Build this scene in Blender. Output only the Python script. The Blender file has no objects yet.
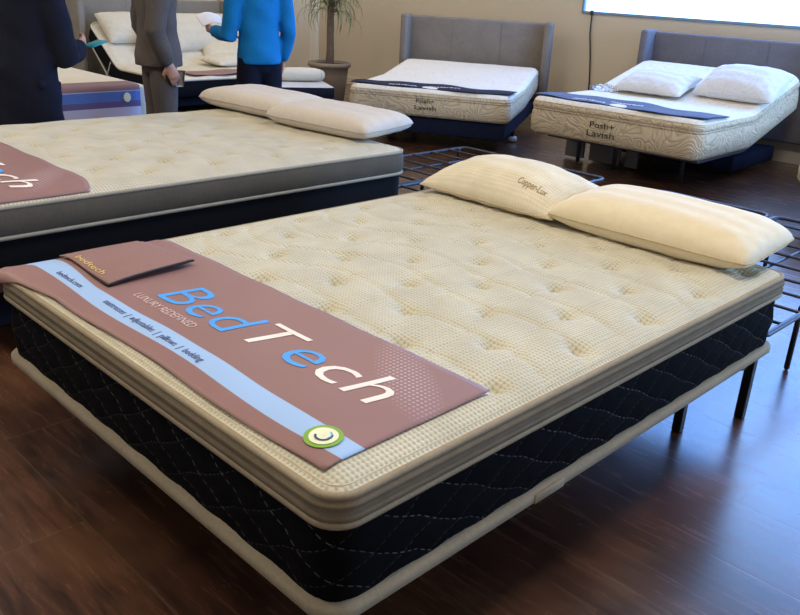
import bpy, bmesh, math, random
from mathutils import Vector, Matrix
import numpy as np
random.seed(7); rng = np.random.default_rng(7)
SC = bpy.context.scene; COL = SC.collection
PI = math.pi
sin, cos = math.sin, math.cos

# ------------------------------------------------------------------ materials
def lin(c):
    c = [v/255.0 for v in c]
    return tuple(v/12.92 if v <= .04045 else ((v+.055)/1.055)**2.4 for v in c) + (1,)

class NT:
    """small helper round a node tree"""
    def __init__(s, name, rough=.8, spec=.3, sheen=0.0):
        s.m = bpy.data.materials.new(name); s.m.use_nodes = True
        s.t = s.m.node_tree; s.n = s.t.nodes; s.l = s.t.links
        s.b = s.n['Principled BSDF']
        s.b.inputs['Roughness'].default_value = rough
        s.b.inputs['Specular IOR Level'].default_value = spec
        if sheen:
            s.b.inputs['Sheen Weight'].default_value = sheen
    def node(s, kind, **kw):
        n = s.n.new(kind)
        for k, v in kw.items():
            setattr(n, k, v)
        return n
    def link(s, a, b): s.l.new(a, b)
    def coord(s, kind='Object'):
        return s.node('ShaderNodeTexCoord').outputs[kind]
    def val(s, x):
        return x
    def math(s, op, a, b=None, c=None, clamp=False):
        n = s.node('ShaderNodeMath', operation=op); n.use_clamp = clamp
        for i, v in enumerate((a, b, c)):
            if v is None: continue
            if isinstance(v, (int, float)): n.inputs[i].default_value = v
            else: s.link(v, n.inputs[i])
        return n.outputs[0]
    def sep(s, v):
        n = s.node('ShaderNodeSeparateXYZ'); s.link(v, n.inputs[0]); return n.outputs
    def noise(s, v, scale, detail=3, rough=.5, dist=0):
        n = s.node('ShaderNodeTexNoise'); s.link(v, n.inputs['Vector'])
        n.inputs['Scale'].default_value = scale; n.inputs['Detail'].default_value = detail
        n.inputs['Roughness'].default_value = rough; n.inputs['Distortion'].default_value = dist
        return n.outputs['Fac']
    def mapr(s, v, a, b, c=0, d=1):
        n = s.node('ShaderNodeMapRange'); s.link(v, n.inputs[0])
        for i, x in enumerate((a, b, c, d)): n.inputs[i+1].default_value = x
        return n.outputs[0]
    def mix(s, f, a, b):
        n = s.node('ShaderNodeMix', data_type='RGBA')
        if isinstance(f, (int, float)): n.inputs[0].default_value = f
        else: s.link(f, n.inputs[0])
        for i, v in ((6, a), (7, b)):
            if isinstance(v, tuple): n.inputs[i].default_value = v
            else: s.link(v, n.inputs[i])
        return n.outputs[2]
    def color(s, c):
        if isinstance(c, tuple): s.b.inputs['Base Color'].default_value = c
        else: s.link(c, s.b.inputs['Base Color'])
    def bump(s, h, strength=.3, dist=.01):
        n = s.node('ShaderNodeBump'); n.inputs['Strength'].default_value = strength
        n.inputs['Distance'].default_value = dist
        s.link(h, n.inputs['Height']); s.link(n.outputs[0], s.b.inputs['Normal'])

def fabric(name, c, c2=None, scale=60, rough=.9, bump=.3, dist=.003, sheen=0.0, spec=.15):
    k = NT(name, rough, spec, sheen); co = k.coord()
    n = k.noise(co, scale, 4, .65)
    big = k.noise(co, scale*.08, 2)
    f = k.math('MULTIPLY_ADD', big, .4, k.math('MULTIPLY', n, .6))
    k.color(k.mix(k.mapr(f, .3, .7), lin(c2 or [v*.86 for v in c]), lin(c)))
    k.bump(n, bump, dist)
    return k.m

def plain(name, c, rough=.5, metal=0.0, spec=.4, var=.06, scale=14):
    k = NT(name, rough, spec); n = k.noise(k.coord(), scale, 3)
    k.color(k.mix(n, lin([v*(1-var) for v in c]), lin([min(255, v*(1+var)) for v in c])))
    k.b.inputs['Metallic'].default_value = metal
    return k.m

def knit(name, c, chole, pitch=.0125, bump=.6):
    k = NT(name, .92, .12); uv = k.coord('UV'); x, y, _ = k.sep(uv)
    w = 2*PI/pitch
    a = k.math('SINE', k.math('MULTIPLY', k.math('ADD', x, y), w*.5))
    b = k.math('SINE', k.math('MULTIPLY', k.math('SUBTRACT', x, y), w*.5))
    h = k.math('MULTIPLY', a, b)
    hole = k.mapr(h, .15, .8)
    big = k.noise(uv, 7, 2)
    base = k.mix(k.mapr(big, .3, .7), lin([v*.93 for v in c]), lin(c))
    k.color(k.mix(k.math('MULTIPLY', hole, .62), base, lin(chole)))
    k.bump(k.math('MULTIPLY', h, -1), bump, .004)
    return k.m

def quilted(name, c, cst, pitch=.085, slope=.5, stitch=.42):
    k = NT(name, .9, .06); uv = k.coord('UV'); u, v, _ = k.sep(uv)
    wob = k.math('MULTIPLY', k.math('SINE', k.math('MULTIPLY', u, 2*PI/.17)), .003)
    v2 = k.math('ADD', v, wob)
    su = k.math('MULTIPLY', u, slope)
    def fam(sign, amp, dashf):
        t = k.math('DIVIDE', k.math('MULTIPLY_ADD', v2, sign, su), pitch)
        fr = k.math('ABSOLUTE', k.math('SUBTRACT', k.math('FRACT', t), .5))
        line = k.mapr(fr, .022, .008)
        d = k.math('SINE', k.math('MULTIPLY', u, dashf))
        return k.math('MULTIPLY', k.math('MULTIPLY', line, k.mapr(d, -.3, .1)), amp), fr
    l1, f1 = fam(1, 1.0, 2*PI/.022)
    l2, f2 = fam(-1, .35, 2*PI/.016)
    patch = k.mapr(k.noise(uv, 5, 2), .35, .6, .35, 1)
    line = k.math('MULTIPLY', k.math('MAXIMUM', l1, l2), k.math('MULTIPLY', patch, stitch))
    n = k.noise(uv, 180, 3)
    k.color(k.mix(line, k.mix(n, lin([q*.8 for q in c]), lin([q*1.2+2 for q in c])), lin(cst)))
    puff = k.math('POWER', k.math('MULTIPLY', f1, 2), .5)
    puff2 = k.math('POWER', k.math('MULTIPLY', f2, 2), .5)
    k.bump(k.math('ADD', puff, k.math('MULTIPLY', puff2, .6)), .42, .02)
    return k.m

def damask(name, c, c2, scale=16, bump=.4):
    """raised leaf-and-scroll knit"""
    k = NT(name, .85, .2); co = k.coord()
    n1 = k.noise(co, scale*.36, 1, .4, 1.1)
    w = k.math('ABSOLUTE', k.math('SINE', k.math('MULTIPLY', n1, 30)))
    f = k.noise(co, 220, 2)
    h = k.math('MULTIPLY_ADD', f, .15, w)
    k.color(k.mix(k.mapr(w, .05, .7), lin(c2), lin(c)))
    k.bump(h, bump, .012)
    return k.m

M = {}
M['knit_top'] = knit('cream_knit', (208, 201, 179), (162, 153, 128), .0125, .5)
M['knit_edge'] = knit('cream_knit_edge', (206, 196, 168), (136, 124, 96), .013, .8)
M['knit_far'] = knit('cream_knit_far', (205, 197, 176), (166, 156, 132), .014)
M['taupe'] = fabric('taupe_mesh', (132, 119, 99), (110, 98, 80), scale=260, bump=.25)
M['grey_border'] = fabric('grey_border', (96, 89, 78), scale=90)
M['piping'] = fabric('piping', (164, 149, 124), scale=120)
M['piping_grey'] = fabric('piping_grey', (168, 160, 144), scale=120)
M['edge_cord'] = fabric('edge_cord', (214, 204, 178), scale=400)
M['base_strip'] = fabric('base_strip', (160, 147, 124), scale=90)
M['quilt'] = quilted('black_quilt', (11, 11, 14), (150, 150, 150))
M['quilt_far'] = fabric('black_side', (14, 15, 20), scale=70)
M['under'] = fabric('underside', (30, 28, 28))
M['damask_warm'] = damask('damask', (198, 181, 153), (176, 159, 131))
M['damask_top'] = damask('damask_top', (216, 208, 194), (206, 198, 182), 14, .15)
M['navy'] = fabric('navy_throw', (34, 48, 92), (24, 34, 70), scale=80, sheen=.2)
M['navy_dark'] = fabric('charcoal_throw', (44, 48, 66), (30, 34, 50), scale=80)
M['headboard'] = fabric('headboard_weave', (134, 124, 114), (112, 104, 97), scale=75, bump=.4)
M['headboard_grey'] = fabric('headboard_grey', (116, 114, 122), (98, 97, 106), scale=75, bump=.4)
M['headboard_beige'] = fabric('headboard_beige', (146, 139, 128), (128, 121, 111), scale=75)
M['base_navy'] = fabric('base_cloth', (22, 28, 48), (15, 19, 36), scale=60)
M['panel_grey'] = plain('base_panel', (108, 104, 102), .6)
M['rim_grey'] = plain('rim_grey', (62, 66, 80), .5)
M['steel'] = plain('black_steel', (24, 25, 30), .38, .4, .5)
M['steel_grid'] = plain('grid_steel', (50, 54, 66), .42, .45, .5)
M['caster'] = plain('caster', (150, 160, 175), .4)
M['pillow_cream'] = knit('pillow_knit', (226, 215, 190), (212, 199, 170), .016, .25)
M['pillow_soft'] = fabric('pillow_velour', (228, 215, 186), (220, 205, 172), scale=26, bump=.35, dist=.006, sheen=.2)
M['pillow_white'] = fabric('pillow_white', (206, 196, 184), (196, 186, 172), scale=40, bump=.15)
M['pillow_linen'] = fabric('pillow_linen', (214, 206, 188), (202, 193, 172), scale=20, bump=.25, dist=.006)
M['pillow_bb'] = damask('pillow_damask', (208, 204, 200), (200, 196, 191), 16, .12)
M['seam'] = fabric('seam_cord', (206, 186, 148), scale=140)
M['seam_grey'] = fabric('seam_cord_grey', (190, 180, 168), scale=140)
M['text_blue'] = plain('print_blue', (72, 158, 232), .55)
M['text_white'] = plain('print_white', (238, 226, 216), .55)
M['text_pink'] = plain('print_pale', (214, 184, 176), .55)
M['text_ink'] = plain('print_ink', (92, 102, 138), .6)
M['text_gold'] = plain('print_gold', (226, 196, 122), .5)
M['text_dark'] = plain('thread_dark', (62, 58, 58), .8)
M['thread_grey'] = plain('thread_grey', (150, 126, 92), .8)
M['badge_green'] = plain('badge_green', (128, 170, 62), .5)
M['badge_cream'] = plain('badge_cream', (232, 232, 196), .5)
M['badge_navy'] = plain('badge_navy', (52, 70, 104), .5)
M['pouch'] = fabric('pouch_cloth', (150, 114, 108), (138, 105, 99), scale=90, bump=.1, rough=.6, spec=.3)
M['pouch_trim'] = plain('pouch_trim', (22, 18, 20), .7)
M['suit_navy'] = fabric('coat_cloth', (24, 27, 42), (18, 20, 32), scale=90, bump=.2)
M['suit_grey'] = fabric('suit_cloth', (92, 84, 80), (78, 71, 68), scale=90, bump=.2)
M['sweater'] = fabric('sweater_knit', (24, 120, 178), (18, 104, 160), scale=90, bump=.3)
M['trousers'] = fabric('trouser_cloth', (22, 24, 40), (16, 18, 32), scale=80)
M['shirt'] = fabric('shirt_cloth', (226, 226, 232), scale=80)
M['skin'] = plain('skin', (182, 132, 110), .55)
M['hair'] = plain('hair', (40, 30, 26), .6)
M['shoe'] = plain('shoe_leather', (22, 20, 20), .35)
M['paper'] = plain('paper', (228, 228, 236), .7)
M['teal'] = plain('teal_card', (24, 132, 140), .5)
M['pot'] = plain('pot_glaze', (142, 126, 108), .6, var=.1, scale=6)
M['soil'] = plain('soil', (52, 40, 32), .9)
M['trunk'] = plain('trunk_bark', (104, 84, 66), .85, var=.25, scale=30)
M['leaf'] = plain('leaf_green', (104, 112, 74), .55, var=.25, scale=5)
M['cord'] = plain('cord_black', (40, 40, 44), .5)
M['lit_reveal_white'] = plain('lit_reveal_white', (226, 222, 214), .6, var=.02)  # white carries the light on the back corner reveal
M['wframe'] = plain('window_frame', (120, 140, 158), .4)
M['strap'] = fabric('white_strap', (196, 194, 186))
M['topper_dark'] = fabric('topper_side', (36, 40, 58), scale=70)
M['topper_top'] = fabric('topper_top', (206, 208, 214), scale=50)

def wallmat(name, c):
    k = NT(name, .85, .2); n = k.noise(k.coord(), 2.2, 4); f = k.noise(k.coord(), 160, 2)
    k.color(k.mix(n, lin([v*.97 for v in c]), lin(c))); k.bump(f, .08, .003); return k.m
M['wall'] = wallmat('wall_paint', (203, 189, 167))
M['wall_pale'] = wallmat('wall_paint_pale', (214, 204, 186))
M['ceil'] = wallmat('ceiling_paint', (88, 86, 84))

def clear(name):
    k = NT(name, .25, .4)
    k.b.inputs['Transmission Weight'].default_value = 1; k.b.inputs['IOR'].default_value = 1.2
    n = k.noise(k.coord(), 30); k.color(k.mix(n, (.9, .92, .95, 1), (1, 1, 1, 1))); return k.m
M['clear'] = clear('clear_plastic')

def floor_mat():
    k = NT('wood_floor', .3, .5); co = k.coord(); x, y, _ = k.sep(co)
    # planks run along x, 0.30 wide, 1.4 long, staggered
    pw, pl = .3, 1.5
    yy = k.math('DIVIDE', k.math('ADD', y, .05), pw); row = k.math('FLOOR', yy)
    xx = k.math('ADD', k.math('DIVIDE', x, pl), k.math('MULTIPLY', row, .37)); colm = k.math('FLOOR', xx)
    fy = k.math('ABSOLUTE', k.math('SUBTRACT', k.math('FRACT', yy), .5))
    fx = k.math('ABSOLUTE', k.math('SUBTRACT', k.math('FRACT', xx), .5))
    seam = k.math('MAXIMUM', k.mapr(fy, .485, .496), k.mapr(fx, .497, .4992))
    cmb = k.node('ShaderNodeCombineXYZ'); k.link(row, cmb.inputs[0]); k.link(colm, cmb.inputs[1])
    wn = k.node('ShaderNodeTexWhiteNoise'); k.link(cmb.outputs[0], wn.inputs['Vector'])
    mp = k.node('ShaderNodeMapping'); k.link(co, mp.inputs['Vector']); mp.inputs['Scale'].default_value = (1.6, 14, 1)
    off = k.node('ShaderNodeVectorMath', operation='ADD'); k.link(mp.outputs[0], off.inputs[0])
    sc = k.node('ShaderNodeVectorMath', operation='SCALE'); k.link(wn.outputs['Color'], sc.inputs[0]); sc.inputs['Scale'].default_value = 9
    k.link(sc.outputs[0], off.inputs[1])
    g = k.noise(off.outputs[0], 2.6, 6, .62, .6)
    fine = k.noise(off.outputs[0], 11, 4, .6)
    c = k.mix(k.mapr(g, .32, .68), lin((38, 22, 16)), lin((90, 54, 34)))
    c = k.mix(k.math('MULTIPLY', k.mapr(fine, .52, .75), .35), c, lin((30, 19, 16)))
    tone = k.mix(k.math('MULTIPLY', wn.outputs['Value'], .55), c, lin((44, 28, 22)))
    patch = k.mapr(k.noise(co, 2.2, 3, .6), .45, .66, 0, .6)
    tone = k.mix(patch, tone, lin((94, 62, 40)))
    k.color(k.mix(k.math('MULTIPLY', seam, .55), tone, lin((92, 72, 54))))
    h = k.math('MULTIPLY_ADD', fine, .5, k.math('MULTIPLY', seam, -.5))
    k.bump(h, .12, .003)
    k.link(k.mapr(g, .3, .7, .20, .30), k.b.inputs['Roughness'])
    k.b.inputs['Specular IOR Level'].default_value = .6
    k.b.inputs['Coat Weight'].default_value = .55; k.b.inputs['Coat Roughness'].default_value = .30; k.b.inputs['Coat IOR'].default_value = 1.5
    return k.m
M['floor'] = floor_mat()

def emit(name, c, s):
    k = NT(name)
    co = k.coord('Object'); n = k.noise(co, .9, 3)
    k.color((0, 0, 0, 1))
    k.link(k.mix(k.mapr(n, .4, .65), lin(c), lin([min(255, v*1.05+16) for v in c])), k.b.inputs['Emission Color'])
    k.b.inputs['Emission Strength'].default_value = s; return k.m
M['sky_pane'] = emit('daylight_sky', (118, 168, 255), 8.5)

def banner_mat():
    k = NT('banner_print', .5, .35); uv = k.coord('UV'); x, y, _ = k.sep(uv)
    base = k.mix(k.noise(uv, 4, 2), lin((150, 113, 108)), lin((138, 104, 99)))
    # pale halftone dots towards the far end
    d = k.math('MULTIPLY', k.math('SINE', k.math('MULTIPLY', k.math('ADD', x, y), PI/.0125)),
               k.math('SINE', k.math('MULTIPLY', k.math('SUBTRACT', x, y), PI/.0125)))
    dist = k.math('ADD', k.math('POWER', k.math('DIVIDE', k.math('SUBTRACT', x, 1.30), .17), 2),
                  k.math('POWER', k.math('DIVIDE', k.math('SUBTRACT', y, k.math('MULTIPLY_ADD', k.math('SUBTRACT', x, 1.3), -.55, .41)), .075), 2))
    m = k.math('MULTIPLY', k.mapr(dist, 1.2, .1), k.mapr(d, .1, .6))
    base = k.mix(k.math('MULTIPLY', m, .6), base, lin((206, 186, 196)))
    # pale blue band
    lo = k.math('ADD', k.math('MULTIPLY', k.math('SINE', k.math('MULTIPLY', x, 9)), .006), .076)
    hi = k.math('ADD', k.math('MULTIPLY', k.math('SINE', k.math('MULTIPLY_ADD', x, 8, 1)), .005), k.math('MULTIPLY_ADD', k.mapr(x, .0, .35, 1, 0), .022, .137))
    band = k.math('MULTIPLY', k.mapr(k.math('SUBTRACT', y, lo), -.001, .001), k.mapr(k.math('SUBTRACT', hi, y), -.001, .001))
    k.color(k.mix(band, base, lin((160, 190, 228))))
    k.bump(k.noise(uv, 300, 2), .05, .001)
    return k.m
M['banner'] = banner_mat()

# ------------------------------------------------------------------ object helpers
def obj(name, bm, mat, parent=None, smooth=True):
    me = bpy.data.meshes.new(name)
    bmesh.ops.recalc_face_normals(bm, faces=bm.faces[:])
    bm.to_mesh(me); bm.free()
    if smooth:
        for p in me.polygons: p.use_smooth = True
    for m in (mat if isinstance(mat, (list, tuple)) else [mat]): me.materials.append(m)
    o = bpy.data.objects.new(name, me); COL.objects.link(o)
    if parent is not None: o.parent = parent
    return o

def tag(o, label, cat, group=None):
    o['label'] = label; o['category'] = cat
    if group: o['group'] = group
    return o
def thing(name, label, cat, loc=(0, 0, 0), rz=0, group=None, rx=0, ry=0):
    o = bpy.data.objects.new(name, None); COL.objects.link(o)
    o.empty_display_size = .1
    o.location = loc; o.rotation_euler = (rx, ry, rz)
    return tag(o, label, cat, group)
def struct(o): o['kind'] = 'structure'; return o

def V(*a): return Vector(a)
def box(bm, a, b, bev=0, seg=2):
    """axis-aligned box between corners a and b"""
    n0 = len(bm.verts)
    r = bmesh.ops.create_cube(bm, size=1)
    s = [b[i]-a[i] for i in range(3)]; c = [(a[i]+b[i])/2 for i in range(3)]
    for v in r['verts']: v.co = V(v.co.x*s[0]+c[0], v.co.y*s[1]+c[1], v.co.z*s[2]+c[2])
    if bev:
        es = list({e for v in r['verts'] for e in v.link_edges})
        bmesh.ops.bevel(bm, geom=es, offset=bev, segments=seg, affect='EDGES', profile=.5)
    return bm
def BM(): return bmesh.new()

def tube(bm, pts, rad, seg=10, closed=False, flat=1.0, up=None, flat_start=False):
    """tube along pts; rad a number or one radius per point (or (rx,ry) pairs); rounded ends"""
    pts = [Vector(p) for p in pts]; n = len(pts)
    rads = [rad]*n if isinstance(rad, (int, float)) else list(rad)
    rads = [(r, r*flat) if isinstance(r, (int, float)) else r for r in rads]
    if not closed:   # round the ends
        d0 = (pts[0]-pts[1]).normalized(); d1 = (pts[-1]-pts[-2]).normalized()
        a, b = rads[0], rads[-1]
        ra, rb = min(a), min(b)
        pts = [pts[0]+d0*ra*.9, pts[0]+d0*ra*.6] + pts + [pts[-1]+d1*rb*.6, pts[-1]+d1*rb*.9]
        rads = [(a[0]*.4, a[1]*.4), (a[0]*.8, a[1]*.8)] + rads + [(b[0]*.8, b[1]*.8), (b[0]*.4, b[1]*.4)]
        n = len(pts)
    ref = Vector(up) if up else None
    if flat_start and not closed: pts, rads, n = pts[2:], rads[2:], n-2
    rings = []; prev = None
    for i in range(n):
        if closed: t = (pts[(i+1) % n]-pts[i-1]).normalized()
        elif i == 0: t = (pts[1]-pts[0]).normalized()
        elif i == n-1: t = (pts[-1]-pts[-2]).normalized()
        else: t = (pts[i+1]-pts[i-1]).normalized()
        if ref is not None: x = ref - t*ref.dot(t)
        elif prev is None:
            h = V(0, 0, 1) if abs(t.z) < .9 else V(1, 0, 0); x = h - t*h.dot(t)
        else: x = prev - t*prev.dot(t)
        x.normalize(); prev = x; y = t.cross(x)
        rings.append([bm.verts.new(pts[i]+x*(rads[i][0]*cos(2*PI*k/seg))+y*(rads[i][1]*sin(2*PI*k/seg))) for k in range(seg)])
    for i in range(n if closed else n-1):
        A, B = rings[i], rings[(i+1) % n]
        for k in range(seg):
            bm.faces.new((A[k], A[(k+1) % seg], B[(k+1) % seg], B[k]))
    if not closed:
        bm.faces.new(rings[0][::-1]); bm.faces.new(rings[-1])
    return bm

def lathe(bm, prof, seg=32, c=(0, 0)):
    rings = [[bm.verts.new((c[0]+r*cos(2*PI*k/seg), c[1]+r*sin(2*PI*k/seg), z)) for k in range(seg)] for r, z in prof]
    for A, B in zip(rings, rings[1:]):
        for k in range(seg): bm.faces.new((A[k], A[(k+1) % seg], B[(k+1) % seg], B[k]))
    bm.faces.new(rings[0][::-1]); bm.faces.new(rings[-1])
    return bm

def remeshed(bm, voxel, smooth_it=6):
    """overlapping closed shapes -> one continuous surface"""
    me = bpy.data.meshes.new('tmp'); bmesh.ops.recalc_face_normals(bm, faces=bm.faces[:]); bm.to_mesh(me); bm.free()
    o = bpy.data.objects.new('tmp', me); COL.objects.link(o)
    r = o.modifiers.new('r', 'REMESH'); r.mode = 'VOXEL'; r.voxel_size = voxel
    s = o.modifiers.new('s', 'SMOOTH'); s.iterations = smooth_it; s.factor = .5
    dg = bpy.context.evaluated_depsgraph_get(); dg.update()
    me2 = bpy.data.meshes.new_from_object(o.evaluated_get(dg))
    bpy.data.objects.remove(o); bpy.data.meshes.remove(me)
    out = bmesh.new(); out.from_mesh(me2); bpy.data.meshes.remove(me2)
    return out

def text_bm(s, extrude=.0006, shear=0.0, spacing=1.0, thin=0.0):
    """flat lettering of unit font size, returned as bmesh with its x-extent"""
    cu = bpy.data.curves.new('tmp', 'FONT'); cu.body = s; cu.size = 1; cu.extrude = extrude; cu.shear = shear
    cu.space_character = spacing; cu.resolution_u = 3; cu.offset = thin
    o = bpy.data.objects.new('tmp', cu); COL.objects.link(o)
    dg = bpy.context.evaluated_depsgraph_get(); dg.update()
    me = bpy.data.meshes.new_from_object(o.evaluated_get(dg))
    bpy.data.objects.remove(o); bpy.data.curves.remove(cu)
    bm = bmesh.new(); bm.from_mesh(me); bpy.data.meshes.remove(me)
    xs = [v.co.x for v in bm.verts]
    return bm, min(xs), max(xs)

def mapped_text(name, s, x0, x1, y0, y1, surf, mat, parent, lift=.002, shear=0.0, cap=.73, thin=0.0):
    """lettering s stretched between x0..x1 (baseline y0, cap height y1) and laid on surf(x,y)->Vector"""
    bm, a, b = text_bm(s, shear=shear, thin=thin)
    bmesh.ops.subdivide_edges(bm, edges=[e for e in bm.edges if e.calc_length() > .3], cuts=2)
    for v in bm.verts:
        x = x0+(v.co.x-a)/(b-a)*(x1-x0); y = y0+v.co.y/cap*(y1-y0)
        p = surf(x, y); v.co = p+V(0, 0, lift*.6+(.0006 if v.co.z > 0 else 0))
    return obj(name, bm, mat, parent, smooth=False)

# ------------------------------------------------------------------ mattress pieces
def rr_pts(W, L, R, off=0, step=.03, k=7):
    """rounded rectangle outline (counter-clockwise from the foot), offset outwards by off"""
    pts = []
    x0, y0, x1, y1 = -off, -off, W+off, L+off; r = max(R+off, .01)
    def line(a, b):
        n = max(1, int((Vector(b)-Vector(a)).length/step))
        for i in range(n): pts.append((a[0]+(b[0]-a[0])*i/n, a[1]+(b[1]-a[1])*i/n))
    def arc(cx, cy, a0):
        for i in range(k): t = a0+PI/2*i/k; pts.append((cx+r*cos(t), cy+r*sin(t)))
    line((x0+r, y0), (x1-r, y0)); arc(x1-r, y0+r, -PI/2)
    line((x1, y0+r), (x1, y1-r)); arc(x1-r, y1-r, 0)
    line((x1-r, y1), (x0+r, y1)); arc(x0+r, y1-r, PI/2)
    line((x0, y1-r), (x0, y0+r)); arc(x0+r, y0+r, PI)
    return pts

def ring_wall(W, L, R, prof, warp=None, step=.03, wave=None):
    """side band: prof = [(offset, z)...]; UV = (distance round, height)"""
    bm = BM(); uvl = bm.loops.layers.uv.new('UVMap')
    base = rr_pts(W, L, R, 0, step); n = len(base)
    cum = [0]
    for i in range(n): cum.append(cum[-1]+(Vector(base[(i+1) % n])-Vector(base[i])).length)
    nor = []
    for i in range(n):
        t = Vector(base[(i+1) % n])-Vector(base[i-1]); nor.append(Vector((t.y, -t.x)).normalized())
    rings = []
    for off, z in prof:
        rg = []
        for i in range(n):
            o = off+(wave(cum[i], z) if wave else 0)
            p = V(base[i][0]+nor[i].x*o, base[i][1]+nor[i].y*o, z)
            rg.append(bm.verts.new(warp(p) if warp else p))
        rings.append(rg)
    for j in range(len(prof)-1):
        for i in range(n):
            f = bm.faces.new((rings[j][i], rings[j][(i+1) % n], rings[j+1][(i+1) % n], rings[j+1][i]))
            us = [cum[i], cum[i+1], cum[i+1], cum[i]]; vs = [prof[j][1]]*2+[prof[j+1][1]]*2
            for lp, u, v in zip(f.loops, us, vs): lp[uvl].uv = (u, v)
    return bm

def cord_ring(W, L, R, off, z, r, warp=None, step=.04, seg=8):
    pts = [V(x, y, z) for x, y in rr_pts(W, L, R, off, step)]
    if warp: pts = [warp(p) for p in pts]
    return tube(BM(), pts, r, seg, closed=True)

def slab_top(W, L, R, zfun, step=.012, warp=None, inset=0.0):
    """grid over a rounded rectangle; zfun(x, y, d) with d the distance from the edge"""
    bm = BM(); uvl = bm.loops.layers.uv.new('UVMap')
    w, l = W-2*inset, L-2*inset
    nx, ny = max(8, int(w/step)), max(8, int(l/step))
    r = R
    xs = list(np.linspace(0, w, nx+1)); ys = list(np.linspace(0, l, ny+1))
    g = []
    for y in ys:
        row = []
        for x in xs:
            px, py = x, y
            cx = r if x < r else (w-r if x > w-r else None); cy = r if y < r else (l-r if y > l-r else None)
            if cx is not None and cy is not None:
                a, b = (x-cx)/r, (y-cy)/r
                px = cx+r*a*math.sqrt(1-b*b/2); py = cy+r*b*math.sqrt(1-a*a/2)
                d = r-math.hypot(px-cx, py-cy)
            else: d = min(x, y, w-x, l-y)
            px += inset; py += inset
            p = V(px, py, zfun(px, py, max(d, 0)))
            v = bm.verts.new(warp(p) if warp else p); row.append((v, (px, py)))
        g.append(row)
    for j in range(ny):
        for i in range(nx):
            q = (g[j][i], g[j][i+1], g[j+1][i+1], g[j+1][i])
            f = bm.faces.new([a[0] for a in q])
            for lp, a in zip(f.loops, q): lp[uvl].uv = a[1]
    return bm

def tuft_field(W, L, px=.165, py=.165, x0=None, y0=None):
    t = []; j = 0; y = y0 if y0 is not None else py*.6
    while y < L-.08:
        x = (x0 if x0 is not None else px*.6)+(px*.5 if j % 2 else 0)
        while x > .1: x -= px
        while x < W-.07:
            if x > .07: t.append((x, y))
            x += px
        y += py; j += 1
    return np.array(t)

def euro_top(tufts, z0, crown, depth, sig=.03, seam=.004, calm=0.0):
    tx, ty = tufts[:, 0], tufts[:, 1]
    def zf(x, y, d):
        edge = 1-math.exp(-(d/.05)**1.2)
        act = max(0, min(1, (y-calm)/.1)) if calm else 1
        z = z0+crown*edge
        r2 = (tx-x)**2+(ty-y)**2
        z -= (depth*np.exp(-r2/(2*sig*sig))).sum()*min(1, d/.05)+ (depth*.8*np.exp(-r2/(2*.010**2))).sum()
        # wandering quilting seams
        s1 = math.sin((x+.05*math.sin(y*9))*2*PI/.33+math.sin(y*6.3)*1.2)
        s2 = math.sin((y+.06*math.sin(x*8))*2*PI/.36+math.sin(x*5.1)*1.4)
        z -= act*seam*(math.exp(-(s1/.2)**2)+math.exp(-(s2/.2)**2))*edge
        z += act*.003*math.sin(x*21+y*4)*math.sin(y*17-x*5)*edge
        # stitched line inside the edge
        z -= act*.003*math.exp(-((d-.075)/.008)**2)
        return z
    return zf

# ------------------------------------------------------------------ room
XL, XR, YB, YF, H = -7.6, 4.6, 7.35, -3.6, 4.9
def slab(name, a, b, mat): return struct(obj(name, box(BM(), a, b), mat, smooth=False))
slab('floor', (XL-.1, YF-.1, -.1), (XR+.1, YB+.1, 0), M['floor'])
slab('ceiling', (XL-.1, YF-.1, H), (XR+.1, YB+.1, H+.1), M['ceil'])
# back wall round the long window
wx0, wx1, wz0, wz1 = -2.93, 2.6, 1.205, 4.5
bm = BM()
for a, b in (((XL, YB, 0), (wx0, YB+.15, H)), ((wx1, YB, 0), (XR, YB+.15, H)), ((wx0, YB, 0), (wx1, YB+.15, wz0)), ((wx0, YB, wz1), (wx1, YB+.15, H))):
    box(bm, a, b)
struct(obj('wall_back', bm, M['wall'], smooth=False))
slab('wall_left', (XL-.15, YF, 0), (XL, YB+.15, H), M['wall_pale'])
slab('wall_front', (XL, YF-.15, 0), (XR, YF, H), M['wall_pale'])
# right wall with its daylight opening
ry0, ry1, rz0, rz1 = 3.9, 7.0, .5, 2.7
bm = BM()
for a, b in (((XR, YF, 0), (XR+.15, ry0, H)), ((XR, ry1, 0), (XR+.15, YB+.15, H)), ((XR, ry0, 0), (XR+.15, ry1, rz0)), ((XR, ry0, rz1), (XR+.15, ry1, H))):
    box(bm, a, b)
struct(obj('wall_right', bm, M['wall_pale'], smooth=False))
def window(name, axis, a0, a1, z0, z1, p, mull):
    """frame and panes; axis 'x': runs along x at y=p, 'y': runs along y at x=p"""
    def pt(a, d, z): return (a, p+d, z) if axis == 'x' else (p+d, a, z)
    bm = BM(); t = .035
    def bar(u0, u1, v0, v1):
        q0, q1 = pt(u0, -.012, v0), pt(u1, .06, v1)
        box(bm, [min(a, b) for a, b in zip(q0, q1)], [max(a, b) for a, b in zip(q0, q1)], .004, 1)
    bar(a0, a1, z0-.008, z0+.02); bar(a0, a1, z1-t, z1+.01); bar(a0-.01, a0+.02, z0, z1); bar(a1-t, a1+.01, z0, z1)
    for m in mull: bar(m-.02, m+.02, z0, z1)
    root = struct(obj(name, bm, M['wframe'], smooth=False))
    bm = BM(); q0, q1 = pt(a0, .03, z0), pt(a1, .045, z1)
    box(bm, [min(a, b) for a, b in zip(q0, q1)], [max(a, b) for a, b in zip(q0, q1)])
    obj('pane', bm, M['sky_pane'], root, smooth=False)
    return root
window('window_1', 'x', wx0, wx1, wz0, wz1, YB, [])
window('window_2', 'y', ry0, ry1, rz0, rz1, XR+.02, [4.95, 5.98])
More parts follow.
